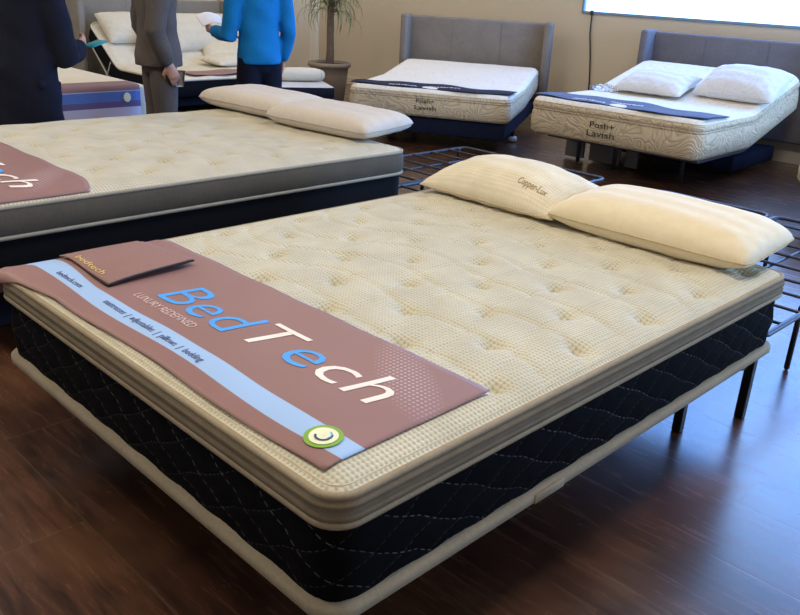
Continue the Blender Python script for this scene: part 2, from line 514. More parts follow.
# back corner: brightness of the lit wall reveal built as a white strip; skirting
bm = BM(); box(bm, (XL, YB-.06, 0), (XL+.17, YB, H), .006, 1)
struct(obj('lit_reveal', bm, M['lit_reveal_white'], smooth=False))
bm = BM(); box(bm, (XL+.17, YB-.018, 0), (XR, YB, .11), .004, 1); struct(obj('baseboard_back', bm, M['wall'], smooth=False))
bm = BM(); box(bm, (XL, YF, 0), (XL+.018, YB-.06, .11), .004, 1); struct(obj('baseboard_left', bm, M['wall_pale'], smooth=False))
# cord hanging from the window corner
pts = [(-2.80, YB-.016, 1.215), (-2.79, YB-.02, 1.0), (-2.75, YB-.016, .75), (-2.72, YB-.018, .5), (-2.70, YB-.03, .2), (-2.70, YB-.05, .016), (-2.62, YB-.09, .012)]
bm = tube(BM(), pts, .008, 6); box(bm, (-2.815, YB-.03, 1.19), (-2.785, YB-.002, 1.235), .003, 1)
tag(obj('cord', bm, M['cord']), 'thin black cord hanging down the beige wall from the corner of the bright window', 'cord')

# ------------------------------------------------------------------ main mattress
W, L = 1.53, 2.03
H0, H1, H2 = .272, .494, .556
CROWN = .023
mt = thing('mattress', 'pillow-top mattress with black quilted sides and tufted cream top, nearest bed in the showroom', 'mattress', (0, 0, H0))
TU = tuft_field(W, L, .30, .165, .09, .555-.165*3)
zf = euro_top(TU[TU[:, 1] > .53], H2, CROWN, .017, .025, .005, .44)
def on_main(x, y):
    d = max(0, min(x, y, W-x, L-y))
    return zf(x, y, d)
R = .06
obj('knit_top', slab_top(W, L, R, lambda x, y, d: zf(x, y, d)-H0, .0105), M['knit_top'], mt)
obj('edge_stitching', cord_ring(W, L, R, -.020, H2+.0055-H0, .0028, step=.02, seg=6), M['edge_cord'], mt)
# stuffed knit roll along the edge of the top
obj('top_edge_piping', cord_ring(W, L, R, .0, H2-.004-H0, .0085), M['piping'], mt)
tp = [(.004, H2-.008), (.012, H2-.018), (.013, H2-.026), (.005, H2-.031), (.010, H2-.040), (.013, H1+.02), (.010, H1+.006), (.0, H1)]
obj('pillow_top_border', ring_wall(W, L, R, [(o, z-H0) for o, z in tp]), M['taupe'], mt)
obj('lower_piping', cord_ring(W, L, R, .004, H1-.001-H0, .0095), M['piping'], mt)
def qwave(u, z):
    h = (z-.03)/(H1-H0-.03)
    a = (z+u*.5)/.085; b = (u*.5-z)/.085
    return (.010*math.sin(PI*min(max(h, 0), 1)))+.006*(abs(math.sin(PI*a))*abs(math.sin(PI*b)))**.5-.006
qp = [(-.004+.0*i, .028+(H1-H0-.028)*i/14) for i in range(15)]
obj('quilted_border', ring_wall(W, L, .07, qp, wave=qwave, step=.015), M['quilt'], mt)
bp = [(-.01, 0), (.006, .001), (.014, .008), (.014, .026), (.008, .033), (-.010, .035)]
obj('bottom_band', ring_wall(W, L, .055, bp), M['base_strip'], mt)
obj('underside', slab_top(W, L, R, lambda x, y, d: .002, .2, inset=.015), M['under'], mt)
bm = BM(); box(bm, (W+.013, .62, .004), (W+.0165, .74, .030), .001, 1)
obj('care_tag', bm, M['base_strip'], mt)

# steel platform frame below it
fr = thing('platform_bed', 'black steel platform frame carrying the nearest mattress on slim square legs', 'bed frame', (0, 0, 0))
bm = BM()
for x in (.10, .76, 1.40): box(bm, (x-.014, .16, H0-.03), (x+.014, 2.0, H0-.003), .004, 1)
for y in (.18, 1.0, 1.985): box(bm, (.10, y-.014, H0-.03), (1.44, y+.014, H0-.003), .004, 1)
obj('rail', bm, M['steel'], fr, smooth=False)
bm = BM()
for k in range(9): tube(bm, [(.10, .3+.2*k, H0-.012), (1.40, .3+.2*k, H0-.012)], .005, 6)
obj('cross_wires', bm, M['steel'], fr)
for x, y in ((1.492, 1.99), (1.39, 1.715), (.12, 1.97), (.76, 1.97), (.12, .35), (.55, .45), (.76, 1.1)):
    bm = BM(); box(bm, (x-.016, y-.016, 0), (x+.016, y+.016, H0-.006), .003, 1)
    obj('leg', bm, M['steel'], fr, smooth=False)
bm = BM(); tube(bm, [(1.39, 1.715, .2), (1.492, 1.99, .2)], .006, 6); obj('brace', bm, M['steel'], fr)

# ------------------------------------------------------------------ banner
def bsm(x, y):
    """smoothed height of the main mattress under the banner"""
    d = max(0, min(x, y, W-x, L-y))
    return H2+CROWN*(1-math.exp(-(d/.05)**1.2))
def bhug(x, y):
    return bsm(x, y)+.0042+.006*math.exp(-(max(0, min(y, 1.5-x))/.03)**2)
def bsurf(x, y):
    # x 0..1.459 along the foot, y: 0.04..0.52 up the bed (skewed foot edge), left end drapes over
    t = max(0, min(1, x/1.459))
    yy = y
    over = max(0, .02-x)
    z = bhug(max(x, .02), max(yy, .004))+.0012*math.sin(x*23+y*5)*math.cos(y*19)
    foot = max(0, -.004-yy)
    if over > 0:
        a = min(over/.05, PI/2*.85)
        return V(.02-.05*math.sin(a)*1.1-.0, max(yy, -.024), z-.05*(1-math.cos(a))-max(0, over-.067)*.95)
    if foot > 0:
        z -= foot*1.5
    return V(x, max(yy, -.024), z)
def bfoot(x):
    t = max(0, x)
    return -.036+.055*min(1, t/.34)**.8+.012*t/1.459+.005*math.sin(t*9+.6)*min(1, t/.3)
bn = thing('banner', 'mauve-brown printed banner with a pale blue stripe across the foot of the nearest mattress', 'banner', (0, 0, 0))
bm = BM(); uvl = bm.loops.layers.uv.new('UVMap')
nx, ny = 110, 30; g = []
for j in range(ny+1):
    row = []
    for i in range(nx+1):
        x = -.10+1.559*i/nx; y = bfoot(x)+(.515-bfoot(x))*j/ny
        row.append((bm.verts.new(bsurf(x, y)), (x, y)))
    g.append(row)
for j in range(ny):
    for i in range(nx):
        q = (g[j][i], g[j][i+1], g[j+1][i+1], g[j+1][i]); f = bm.faces.new([a[0] for a in q])
        for lp, a in zip(f.loops, q): lp[uvl].uv = a[1]
bo = obj('cloth', bm, M['banner'], bn)
so = bo.modifiers.new('thick', 'SOLIDIFY'); so.thickness = .002; so.offset = 0
# big lettering, colour by colour
word = 'BedTech'; x0, x1 = .51, 1.345
full, a, b = text_bm(word); full.free(); sc = (x1-x0)/(b-a)
def prefix(n):
    if n == 0: return a
    q, p0, p1 = text_bm(word[:n]+'.'); q.free(); q2, r0, r1 = text_bm('.'); q2.free(); return p1-r1
def letters(i, j, mat):
    s = word[i:j]; q, s0, s1 = text_bm(s); q.free()
    st = prefix(i); xa = x0+(st-a+(s0 if i else 0))*sc; xb = xa+(s1-s0)*sc
    yb = .227+.035*(xa-x0)/(x1-x0); ye = .255+.035*(xb-x0)/(x1-x0)
    o = mapped_text('lettering', s, xa, xb, yb, yb+.142, bsurf, mat, bn, .003, shear=.18, thin=-.006)
    return o
for i, j, mat in ((0, 3, 'text_blue'), (3, 4, 'text_white'), (4, 5, 'text_blue'), (5, 7, 'text_white')): letters(i, j, M[mat])
mapped_text('lettering', 'LUXURY REDEFINED', .472, .762, .180, .208, bsurf, M['text_pink'], bn, .003)
mapped_text('lettering', 'bedtech.com', .175, .325, .096, .116, bsurf, M['text_ink'], bn, .003)
mapped_text('lettering', 'mattresses  |  adjustables  |  pillows  |  bedding', .465, .94, .096, .117, bsurf, M['text_ink'], bn, .003)
def disc(cx, cy, r0, r1, lift, mat, name, a0=0, a1=2*PI, ysc=1.0):
    bm = BM(); n = 40; A = []; B = []
    for k in range(n+1):
        t = a0+(a1-a0)*k/n
        A.append(bm.verts.new(bsurf(cx+r0*cos(t), cy+r0*sin(t)*ysc)+V(0, 0, lift))); B.append(bm.verts.new(bsurf(cx+r1*cos(t), cy+r1*sin(t)*ysc)+V(0, 0, lift)))
    for k in range(n): bm.faces.new((A[k], B[k], B[k+1], A[k+1]))
    return obj(name, bm, mat, bn)
bd = disc(1.378, .102, .001, .040, .0035, M['badge_green'], 'badge')
bd['label'] = 'green-rimmed round badge'
bb_ = disc(1.378, .102, .001, .030, .0045, M['badge_cream'], 'badge_face'); bb_.parent = bd
q_ = disc(1.378, .102, .014, .019, .0055, M['badge_navy'], 'swoosh', -2.6, .9); q_.parent = bd
q_ = disc(1.378, .106, .012, .0145, .0055, M['text_blue'], 'swoosh', -.4, 1.6); q_.parent = bd

# folded pouch lying on it
pc = thing('pouch', 'folded mauve-brown cloth pouch with a line of gold lettering lying on the banner', 'pouch', (0, 0, 0))
def psurf(u, v):
    # u 0..1 left-right, v 0..1 foot to head
    x = .012+.345*u+.02*(1-v)*u; y = .178+.262*v-.02*u*(1-v)
    lift = .010+.016*u**3*v**.5+.005*math.sin(PI*u)*math.sin(PI*v)+.004*math.sin(u*7+v*3)*.4
    p = bsurf(x, y); return V(p.x, p.y, bhug(max(x, .02), y)+lift)
bm = BM(); n = 28; g = [[bm.verts.new(psurf(i/n, j/n)) for i in range(n+1)] for j in range(n+1)]
for j in range(n):
    for i in range(n): bm.faces.new((g[j][i], g[j][i+1], g[j+1][i+1], g[j+1][i]))
po = obj('flap', bm, M['pouch'], pc); so = po.modifiers.new('thick', 'SOLIDIFY'); so.thickness = .003; so.offset = -1
bm = BM()
pts = [psurf(i/20, 0)-V(0, .001, .005) for i in range(6, 21)]+[psurf(1, j/20)-V(-.001, 0, .006) for j in range(1, 21)]
tube(bm, pts, [.001+.0022*min(1, i/12) for i in range(len(pts))], 8); obj('trim', bm, M['pouch_trim'], pc)
mapped_text('lettering', 'bedtech', .25, .78, .05, .13, lambda u, v: psurf(u, v), M['text_gold'], pc, .002)

# ------------------------------------------------------------------ pillows
def pillow_bm(Lx, Ly, T, pw=2.6, ex=.5, pinch=.04, low=.5, n=44, wr=.004, seed=0):
    """cushion centred on its seam; low = share of the thickness under the seam"""
    bm = BM(); uvl = bm.loops.layers.uv.new('UVMap'); r = np.random.default_rng(seed); ph = r.uniform(0, 6, 6)
    us = [math.sin(PI/2*(-1+2*i/n)) for i in range(n+1)]
    us = [.55*u+.45*(-1+2*i/n) for i, u in enumerate(us)]
    def P(u, v, s):
        x = Lx/2*u*(1-pinch*(1-v*v)); y = Ly/2*v*(1-pinch*1.3*(1-u*u))
        # rounded corner tips
        c = (abs(u)*abs(v))**6; x *= 1-.035*c; y *= 1-.05*c
        h = (max(0, 1-abs(u)**pw)*max(0, 1-abs(v)**pw))**ex
        z = T*h*((1-low) if s > 0 else -low)
        z += wr*h*math.sin(u*5+v*7+ph[0])*math.sin(v*6-u*3+ph[1])*(1 if s > 0 else .4)
        z += wr*.6*(1-h)*h*4*math.sin(u*17+ph[2])*math.sin(v*15+ph[3])
        return V(x, y, z)
    top = [[bm.verts.new(P(u, v, 1)) for u in us] for v in us]
    bot = [[top[j][i] if i in (0, n) or j in (0, n) else bm.verts.new(P(us[i], us[j], -1)) for i in range(n+1)] for j in range(n+1)]
    for G in (top, bot):
        for j in range(n):
            for i in range(n):
                q = [(i, j), (i+1, j), (i+1, j+1), (i, j+1)]
                f = bm.faces.new([G[b][a] for a, b in q])
                for lp, (a, b) in zip(f.loops, q): lp[uvl].uv = (Lx/2*us[a], Ly/2*us[b])
    edge = [P(us[i], -1, 1) for i in range(n)]+[P(1, us[j], 1) for j in range(n)]+[P(us[n-i], 1, 1) for i in range(n)]+[P(-1, us[n-j], 1) for j in range(n)]
    return bm, edge, P
def pillow(label, loc, rz, size, mat, seam, group, rx=0, ry=0, text=None, **kw):
    o = thing('pillow', label, 'pillow', loc, rz, group, rx, ry)
    bm, edge, P = pillow_bm(*size, **kw)
    obj('cover', bm, mat, o)
    obj('seam_cord', tube(BM(), edge, .0035, 6, closed=True), seam, o)
    if text:
        s, x0, x1, y0, y1, mt_ = text
        mapped_text('lettering', s, x0, x1, y0, y1, lambda x, y: P(x/(size[0]/2), y/(size[1]/2), 1), mt_, o, .0025)
    return o
G1 = 'pillows on the nearest mattress'
zt = H2+CROWN
pillow('cream knit pillow with small printed words, partly behind the smoother pillow on the nearest mattress', (.385, 1.965, zt+.046), -.0, (.72, .43, .175), M['pillow_cream'], M['seam'], G1,
       rx=.10, low=.30, pw=2.4, ex=.55, pinch=.05, seed=1, text=('Copper-Lux', .13, .275, -.15, -.115, M['thread_grey']))
pillow('plump cream velour pillow at the outer head corner of the nearest mattress', (1.095, 1.965, zt+.058), .01, (.79, .42, .165), M['pillow_soft'], M['seam'], G1,
       rx=.05, low=.42, pw=3.4, ex=.46, pinch=.02, seed=2, wr=.003)

# ------------------------------------------------------------------ second mattress (behind)
BX0, BX1, BY0, BY1 = -2.10, -.53, .10, 2.27
w2, l2 = BX1-BX0, BY1-BY0
Z2, Z1, Z0 = .602, .490, .26
mb = thing('mattress', 'tufted cream mattress with grey upper border in the middle row, two pale pillows on it', 'mattress', (BX0, BY0, 0))
TB = tuft_field(w2, l2, .30, .165, .2, .1)
zb = euro_top(TB, Z2, .028, .019, .025, .003)
obj('knit_top', slab_top(w2, l2, .10, zb, .0135), M['knit_far'], mb)
obj('top_edge_piping', cord_ring(w2, l2, .10, .0, Z2-.003, .008), M['piping_grey'], mb)
obj('upper_border', ring_wall(w2, l2, .10, [(.002, Z2-.008), (.012, Z2-.03), (.012, Z1+.02), (.0, Z1)]), M['grey_border'], mb)
obj('lower_piping', cord_ring(w2, l2, .10, .003, Z1, .009), M['piping_grey'], mb)
obj('side_border', ring_wall(w2, l2, .10, [(-.02, Z0), (-.008, Z0+.02), (-.006, Z1-.02), (-.012, Z1)]), M['quilt_far'], mb)
obj('underside', slab_top(w2, l2, .10, lambda x, y, d: Z0, .3, inset=.02), M['under'], mb)
f2 = thing('platform_bed', 'dark base frame under the grey-bordered mattress of the middle row', 'bed frame', (BX0, BY0, 0))
bm = BM(); box(bm, (.06, .06, .13), (w2-.06, l2-.06, Z0), .01, 1); obj('platform', bm, M['base_navy'], f2, smooth=False)
for x in (.3, w2-.3):
    for y in (.45, l2-.12):
        bm = BM(); lathe(bm, [(.022, 0), (.026, .01), (.024, .13)], 14, (x, y)); obj('leg', bm, M['steel'], f2)
# its banner
def b2(x, y):
    d = max(0, min(x-BX0, y-BY0, BX1-x, BY1-y)); z = Z2+.028*(1-math.exp(-(d/.05)**1.2))
    over = max(0, x-(BX1-.015))
    if over > 0: z -= over*1.2
    return V(x, y, z+.008+.002*math.sin(x*19+y*6))
bn2 = thing('banner', 'mauve-brown banner lying across the foot of the grey-bordered mattress of the middle row', 'banner', (0, 0, 0))
bm = BM(); uvl = bm.loops.layers.uv.new('UVMap'); g = []
nx, ny = 70, 24
for j in range(ny+1):
    row = []
    for i in range(nx+1):
        x = BX0+.06+(w2-.078)*i/nx; y0_, y1_ = .13, .585-.04*max(0, (i/nx-.90)/.1)**2
        y = y0_+(y1_-y0_)*j/ny
        row.append((bm.verts.new(b2(x, y)), (x-BX0-.04, .515+(y-.58)*.85)))
    g.append(row)
for j in range(ny):
    for i in range(nx):
        q = (g[j][i], g[j][i+1], g[j+1][i+1], g[j+1][i]); f = bm.faces.new([a[0] for a in q])
        for lp, a in zip(f.loops, q): lp[uvl].uv = a[1]
bo = obj('cloth', bm, M['banner'], bn2); so = bo.modifiers.new('thick', 'SOLIDIFY'); so.thickness = .004; so.offset = -1
for s, xa, xb, mat in (('Bed', -1.55, -1.15, 'text_blue'), ('T', -1.14, -1.02, 'text_white'), ('e', -1.02, -.91, 'text_blue'), ('ch', -.895, -.63, 'text_white')):
    mapped_text('lettering', s, xa, xb, .295, .425, b2, M[mat], bn2, .004, shear=.22)
G2 = 'pillows on the grey-bordered mattress'
kw = dict(low=.45, pw=5, ex=.42, pinch=.0, wr=.002)
pillow('flat pale foam pillow at the outer head corner of the grey-bordered mattress, overlapping another', (-1.08, 2.25, Z2+.028+.060), .10, (.78, .42, .125), M['pillow_white'], M['seam_grey'], G2, rx=.05, seed=3, **kw)
pillow('flat pale foam pillow tucked behind its twin on the grey-bordered mattress', (-1.80, 2.27, Z2+.028+.060), .06, (.82, .42, .125), M['pillow_white'], M['seam_grey'], G2, rx=.03, seed=4, **kw)

# ------------------------------------------------------------------ steel grid frames on the floor behind
def grid_frame(label, x0, x1, y0, y1, halves, z=.28):
    o = thing('grid_platform', label, 'bed frame', (x0, y0, 0), 0, 'bare steel bed frames')
    w = x1-x0; l = y1-y0; hw = w/halves
    for h in range(halves):
        a, b = h*hw+.018, (h+1)*hw-.018; c = .05
        bm = BM(); r = .011
        loop = [(a+c, 0, z), (b-c, 0, z), (b-.015, .015, z), (b, c, z), (b, l-c, z), (b-.015, l-.015, z), (b-c, l, z), (a+c, l, z), (a+.015, l-.015, z), (a, l-c, z), (a, c, z), (a+.015, .015, z)]
        tube(bm, loop, r, 8, closed=True); rim = obj('rim', bm, M['steel_grid'], o)
        bm = BM(); n = int(l/.185)
        for k in range(1, n): tube(bm, [(a, l*k/n, z+.003), (b, l*k/n, z+.003)], .0068, 6)
        m = max(2, int((b-a)/.24))
        for k in range(1, m): tube(bm, [(a+(b-a)*k/m, 0, z-.008), (a+(b-a)*k/m, l, z-.008)], .0075, 6)
        obj('wire_grid', bm, M['steel_grid'], o)
        for lx in (a+.03, b-.03):
            for ly in (.45, l-.10):
                bm = BM(); tube(bm, [(lx, ly, .012), (lx, ly, z-.004)], .012, 8); obj('leg', bm, M['steel'], o)
    return o
grid_frame('bare black steel grid frame standing between the middle row and the farthest beds', -1.60, -.33, 2.45, 3.95, 2)
grid_frame('bare steel grid frame behind the head of the nearest mattress', .02, 1.49, 2.10, 3.96, 2)

# ------------------------------------------------------------------ display beds along the back wall
def bend(hinge, ang, z0):
    """raise everything beyond y=hinge by ang (adjustable bed); rotates about (hinge, z0) with a soft knee"""
    r = .5
    def f(p):
        if ang == 0 or p.y <= hinge: return p
        s = p.y-hinge; arc = r*ang
        if s < arc:
            t = s/r; cy, cz = hinge+r*math.sin(t), z0+r*(1-math.cos(t))
        else:
            t = ang; q = s-arc; cy = hinge+r*math.sin(ang)+q*math.cos(ang); cz = z0+r*(1-math.cos(ang))+q*math.sin(ang)
        h = p.z-z0
        return V(p.x, cy-h*math.sin(t), cz+h*math.cos(t))
    return f
def display_mattress(label, loc, rz, w, l, hb, ht, ang, hinge, mats, text=None, split=.42, group=None, R=.09):
    o = thing('mattress', label, 'mattress', loc, rz, group)
    f = bend(hinge, ang, hb); zs = ht-(ht-hb)*split*.72
    top, side = mats
    def zt_(x, y, d): return ht-.03+.03*min(1, (d/.03))**.5+.004*math.sin(x*11)*math.sin(y*9)*min(1, d/.1)
    obj('top_panel', slab_top(w, l, R, zt_, .03, f), top, o)
    pr = [(-.004, ht-.03), (.008, ht-.05), (.010, zs+.02), (-.006, zs)]
    obj('topper_border', ring_wall(w, l, R, pr, f), side, o)
    obj('piping', cord_ring(w, l, R, -.004, zs, .009, f), side, o)
    pr = [(-.006, zs), (.008, zs-.03), (.012, (zs+hb)/2), (.008, hb+.03), (-.012, hb+.004), (-.04, hb)]
    obj('side_border', ring_wall(w, l, R, pr, f), side, o)
    obj('underside', slab_top(w, l, R, lambda x, y, d: hb, .15, f, inset=.035), side, o)
    if text:
        for k, s in enumerate(text[0]):
            x0, x1, z0, z1 = text[1][k]
            bm, a, b = text_bm(s, extrude=.002)
            for v in bm.verts:
                x = x0+(v.co.x-a)/(b-a)*(x1-x0); z = z0+v.co.y/.73*(z1-z0)
                v.co = V(x, -.0155-(.002 if v.co.z > 0 else 0), z)
            obj('lettering', bm, M['text_dark'], o, smooth=False)
    return o, f
def headboard(o, w, d, z0, z1, mat, wing=.16):
    bm = BM(); box(bm, (0, d, z0), (w, d+.08, z1), .025, 3); hb = obj('headboard', bm, mat, o)
    for x in (w/3, 2*w/3):
        bm = BM(); box(bm, (x-.003, d-.004, z0+.03), (x+.003, d+.003, z1-.03))
        obj('seam_line', bm, mat, hb, smooth=False)
    for x in (0, w-.06):
        bm = BM(); box(bm, (x-.012, d-wing, z0), (x+.072, d+.09, z1+.012), .026, 3); obj('wing', bm, mat, o)
def throw(label, loc, rz, w, y0, y1, zt, mat, over=.0, group=None, textcol=None, ang=0, words=None):
    o = thing('bed_throw', label, 'throw', loc, rz, group)
    def S(x, y):
        d = max(0, min(x, w-x)); e = max(0, -x, x-w)
        z = zt+.010+.004*math.sin(x*13+y*7)+.006*math.sin(x*5.1+1)*math.sin(y*11)
        if e: z -= e*1.6
        return V(min(max(x, -.016), w+.016) if e else x, y+.02*math.sin(x*4.2)+.012*math.sin(x*9+1), z)
    bm = BM(); nx, ny = 60, 14
    g = [[bm.verts.new(S(-over+(w+2*over)*i/nx, y0+(y1-y0)*j/ny)) for i in range(nx+1)] for j in range(ny+1)]
    for j in range(ny):
        for i in range(nx): bm.faces.new((g[j][i], g[j][i+1], g[j+1][i+1], g[j+1][i]))
    q = obj('cloth', bm, mat, o); so = q.modifiers.new('thick', 'SOLIDIFY'); so.thickness = .006; so.offset = -1
    for s, x0, x1, ya, yb in words or []:
        mapped_text('lettering', s, x0, x1, ya, yb, S, M['text_white'], o, .006)
    return o
mats = (M['damask_top'], M['damask_warm'])
# bed 1 (nearer the plant)
b1 = dict(loc=(-3.424, 4.394, 0), rz=.511); w1 = 1.511; hb1, ht1 = .275, .52
o1 = thing('upholstered_bed', 'brown-grey upholstered bed with winged headboard and dark base, next to the potted plant', 'bed', b1['loc'], b1['rz'], 'upholstered display beds')
headboard(o1, w1+.16, 2.14, .12, 1.078, M['headboard']); 
for c in o1.children: c.location.x -= .08
bm = BM(); box(bm, (.03, .04, .12), (w1-.03, 2.1, hb1-.002), .015, 2); obj('base', bm, M['base_navy'], o1)
for x, y in ((.22, .75), (w1-.22, .75), (.22, 1.7), (w1-.22, 1.7), (w1-.05, .75)):
    bm = BM(); tube(bm, [(x, y, .05), (x, y, .13)], .018, 8); lg = obj('leg', bm, M['steel'], o1)
    bm = BM(); tube(bm, [(x-.02, y, .032), (x+.02, y, .032)], .030, 12); obj('caster', bm, M['caster'], lg)
display_mattress('cream damask mattress with dark throw on the bed next to the potted plant', b1['loc'], b1['rz'], w1, 2.03, hb1, ht1, .10, 1.0, mats,
                 (('Posh+', 'Lavish'), ((.66, .83, .405, .445), (.65, .85, .345, .385))), group='damask display mattresses')
throw('charcoal-navy throw with pale lettering across the foot of the bed next to the plant', b1['loc'], b1['rz'], w1, .05, .40, ht1, M['navy_dark'], .0, 'navy throws',
      words=(('posh+lavish', .36, .62, .10, .16), ('mattress', .72, 1.02, .20, .25)))
# bed 2 (below the window), adjustable
b2d = dict(loc=(-1.824, 5.049, 0), rz=.031); wB = 1.534; hb2, ht2 = .272, .575
o2 = thing('upholstered_bed', 'grey upholstered adjustable bed with winged headboard, below the window', 'bed', b2d['loc'], b2d['rz'], 'upholstered display beds')
headboard(o2, wB+.30, 2.10, .2, 1.085, M['headboard_grey'])
for c in o2.children: c.location.x -= .09
fb = bend(.82, .26, .2)
bm = ring_wall(wB-.14, 1.80, .04, [(0, .232), (.0, .258), (-.02, .264)], fb); obj('deck_rim', bm, M['rim_grey'], o2)
for c in o2.children:
    if c.name.startswith('deck'): c.location = (.08, .18, 0)
bm = slab_top(wB-.16, 1.78, .03, lambda x, y, d: .245, .1, fb); dk = obj('deck', bm, M['base_navy'], o2); dk.location = (.08, .19, 0)
bm = BM(); box(bm, (.10, .98, .06), (wB-.10, 1.9, .19), .01, 1); obj('motor_box', bm, M['base_navy'], o2)
bm = BM()
box(bm, (.06, .55, .02), (.25, .58, .20), .004, 1); box(bm, (.31, .55, .02), (.61, .58, .20), .004, 1); box(bm, (.67, .55, .02), (.78, .58, .20), .004, 1)
obj('side_panel', bm, M['panel_grey'], o2, smooth=False)
for x, y in ((.28, .42), (.64, .42), (1.25, .42), (.28, 1.7), (1.25, 1.7)):
    bm = BM(); tube(bm, [(x, y, .02), (x, y, .205)], .018, 10); obj('leg', bm, M['steel'], o2)
m2, fm = display_mattress('cream damask mattress raised at the head, navy throw at its foot, under the bright window', b2d['loc'], b2d['rz'], wB, 2.03, hb2, ht2, .26, .95, mats,
                 (('Posh+', 'Lavish'), ((.61, .83, .405, .455), (.59, .84, .335, .385))), group='damask display mattresses')
throw('royal navy throw across the foot of the mattress below the bright window', b2d['loc'], b2d['rz'], wB, .05, .46, ht2, M['navy'], .0, 'navy throws',
      words=(('posh+lavish', .34, .62, .12, .18), ('mattress', .62, .92, .24, .29)))
def on_bed2(x, y, h=0):
    p = fm(V(x, y, ht2)); c, s = cos(b2d['rz']), sin(b2d['rz'])
    return (b2d['loc'][0]+c*p.x-s*p.y, b2d['loc'][1]+s*p.x+c*p.y, p.z+h)
G3 = 'white pillows under the bright window'
pillow('white quilted pillow beside the hanging cord, on the bed below the bright window', on_bed2(.55, 1.25, .058), .03, (.66, .46, .14), M['pillow_bb'], M['pillow_bb'], G3, rx=.30, low=.35, seed=5, wr=.005)
pillow('white quilted pillow on the bed below the window, propped higher than its neighbour', on_bed2(1.265, 1.40, .080), .02, (.70, .50, .20), M['pillow_bb'], M['pillow_bb'], G3, rx=.42, low=.35, seed=6, wr=.005)
# crumpled clear wrap by the pillow
bm = BM(); bmesh.ops.create_icosphere(bm, subdivisions=4, radius=1)
for v in bm.verts:
    d = v.co.normalized(); q = 1+.25*math.sin(d.x*7+d.y*5)*math.sin(d.z*9+d.x*3)+.12*math.sin(d.y*17+d.z*13)
    v.co = V(d.x*.12*q, d.y*.09*q, max(-.02, d.z*.035*q)+.024)
wp = tag(obj('plastic_wrap', bm, M['clear']), 'crumpled clear plastic wrap beside the pillow under the hanging cord', 'plastic wrap'); wp.location = on_bed2(.13, 1.05, -.002)
# bed 3, only its foot corner in view
b3 = dict(loc=(.45, 5.02, 0), rz=-.12)
o3 = thing('upholstered_bed', 'upholstered bed at the far end of the back wall, mostly out of view', 'bed', b3['loc'], b3['rz'], 'upholstered display beds')
headboard(o3, 1.70, 2.12, .12, 1.08, M['headboard_grey'])
for c in o3.children: c.location.x -= .08
bm = BM(); box(bm, (.10, .12, .12), (1.47, 2.1, .278), .015, 2); obj('base', bm, M['base_navy'], o3)
for x in (.2, 1.33):
    for y in (.4, 1.8):
        bm = BM(); tube(bm, [(x, y, .012), (x, y, .13)], .018, 8); obj('leg', bm, M['steel'], o3)
display_mattress('beige damask mattress whose rounded foot corner shows past the bed below the window', b3['loc'], b3['rz'], 1.53, 2.03, .28, .56, 0, 1, mats, group='damask display mattresses')

# ------------------------------------------------------------------ raised bed against the left wall
# local x = along the width (world +y), local y = towards the head (world -x)
hx, y0b = -5.42, 3.72
o4 = thing('upholstered_bed', 'adjustable bed with beige headboard, raised head end, behind the grey suit', 'bed', (hx, y0b, 0), PI/2, 'upholstered display beds')
headboard(o4, 2.10, 2.06, .05, 1.06, M['headboard_beige'], .22)
for c in o4.children: c.location.x -= .08
f4 = bend(1.05, .62, .16)
bm = slab_top(1.90, 1.98, .03, lambda x, y, d: .15, .1, f4); dk = obj('deck', bm, M['base_navy'], o4); dk.location = (.015, .02, 0)
bm = BM(); box(bm, (.06, .1, .06), (1.87, 1.15, .14), .01, 1); obj('base', bm, M['base_navy'], o4)
for x, y in ((.15, .25), (1.78, .25), (.15, 1.1), (1.78, 1.1)):
    bm = BM(); tube(bm, [(x, y, .012), (x, y, .08)], .02, 8); obj('leg', bm, M['steel'], o4)
bm = BM(); tube(bm, [f4(V(-.004, 1.85, .155)), f4(V(-.004, 1.45, .12)), (-.004, 1.32, .09)], .014, 8, flat=.4)
tube(bm, [f4(V(-.006, 1.42, .15)), f4(V(-.006, 1.42, .30))], .012, 8, flat=.4); obj('retainer_strap', bm, M['strap'], o4)
m4 = thing('mattress', 'raised cream mattress with black side border against the beige headboard', 'mattress', (hx, y0b, 0), PI/2)
wz0, wz1_ = .165, .36
def z4(x, y, d): return wz1_-.02+.03*min(1, d/.05)**.6+.008*math.sin(x*14)*math.sin(y*13)*min(1, d/.1)
f4m = bend(1.05, .62, wz0)
obj('top_panel', slab_top(1.93, 2.03, .09, z4, .03, f4m), M['pillow_linen'], m4)
obj('top_edge_roll', cord_ring(1.93, 2.03, .09, .0, wz1_-.015, .014, f4m), M['pillow_linen'], m4)
obj('side_border', ring_wall(1.93, 2.03, .09, [(-.03, wz0), (.004, wz0+.02), (.010, .26), (0, wz1_-.018)], f4m), M['quilt_far'], m4)
def on4(x, y, h):
    p = f4m(V(x, y, wz1_)); return (hx-p.y, y0b+p.x, p.z+h)
G4 = 'pillows on the raised bed'
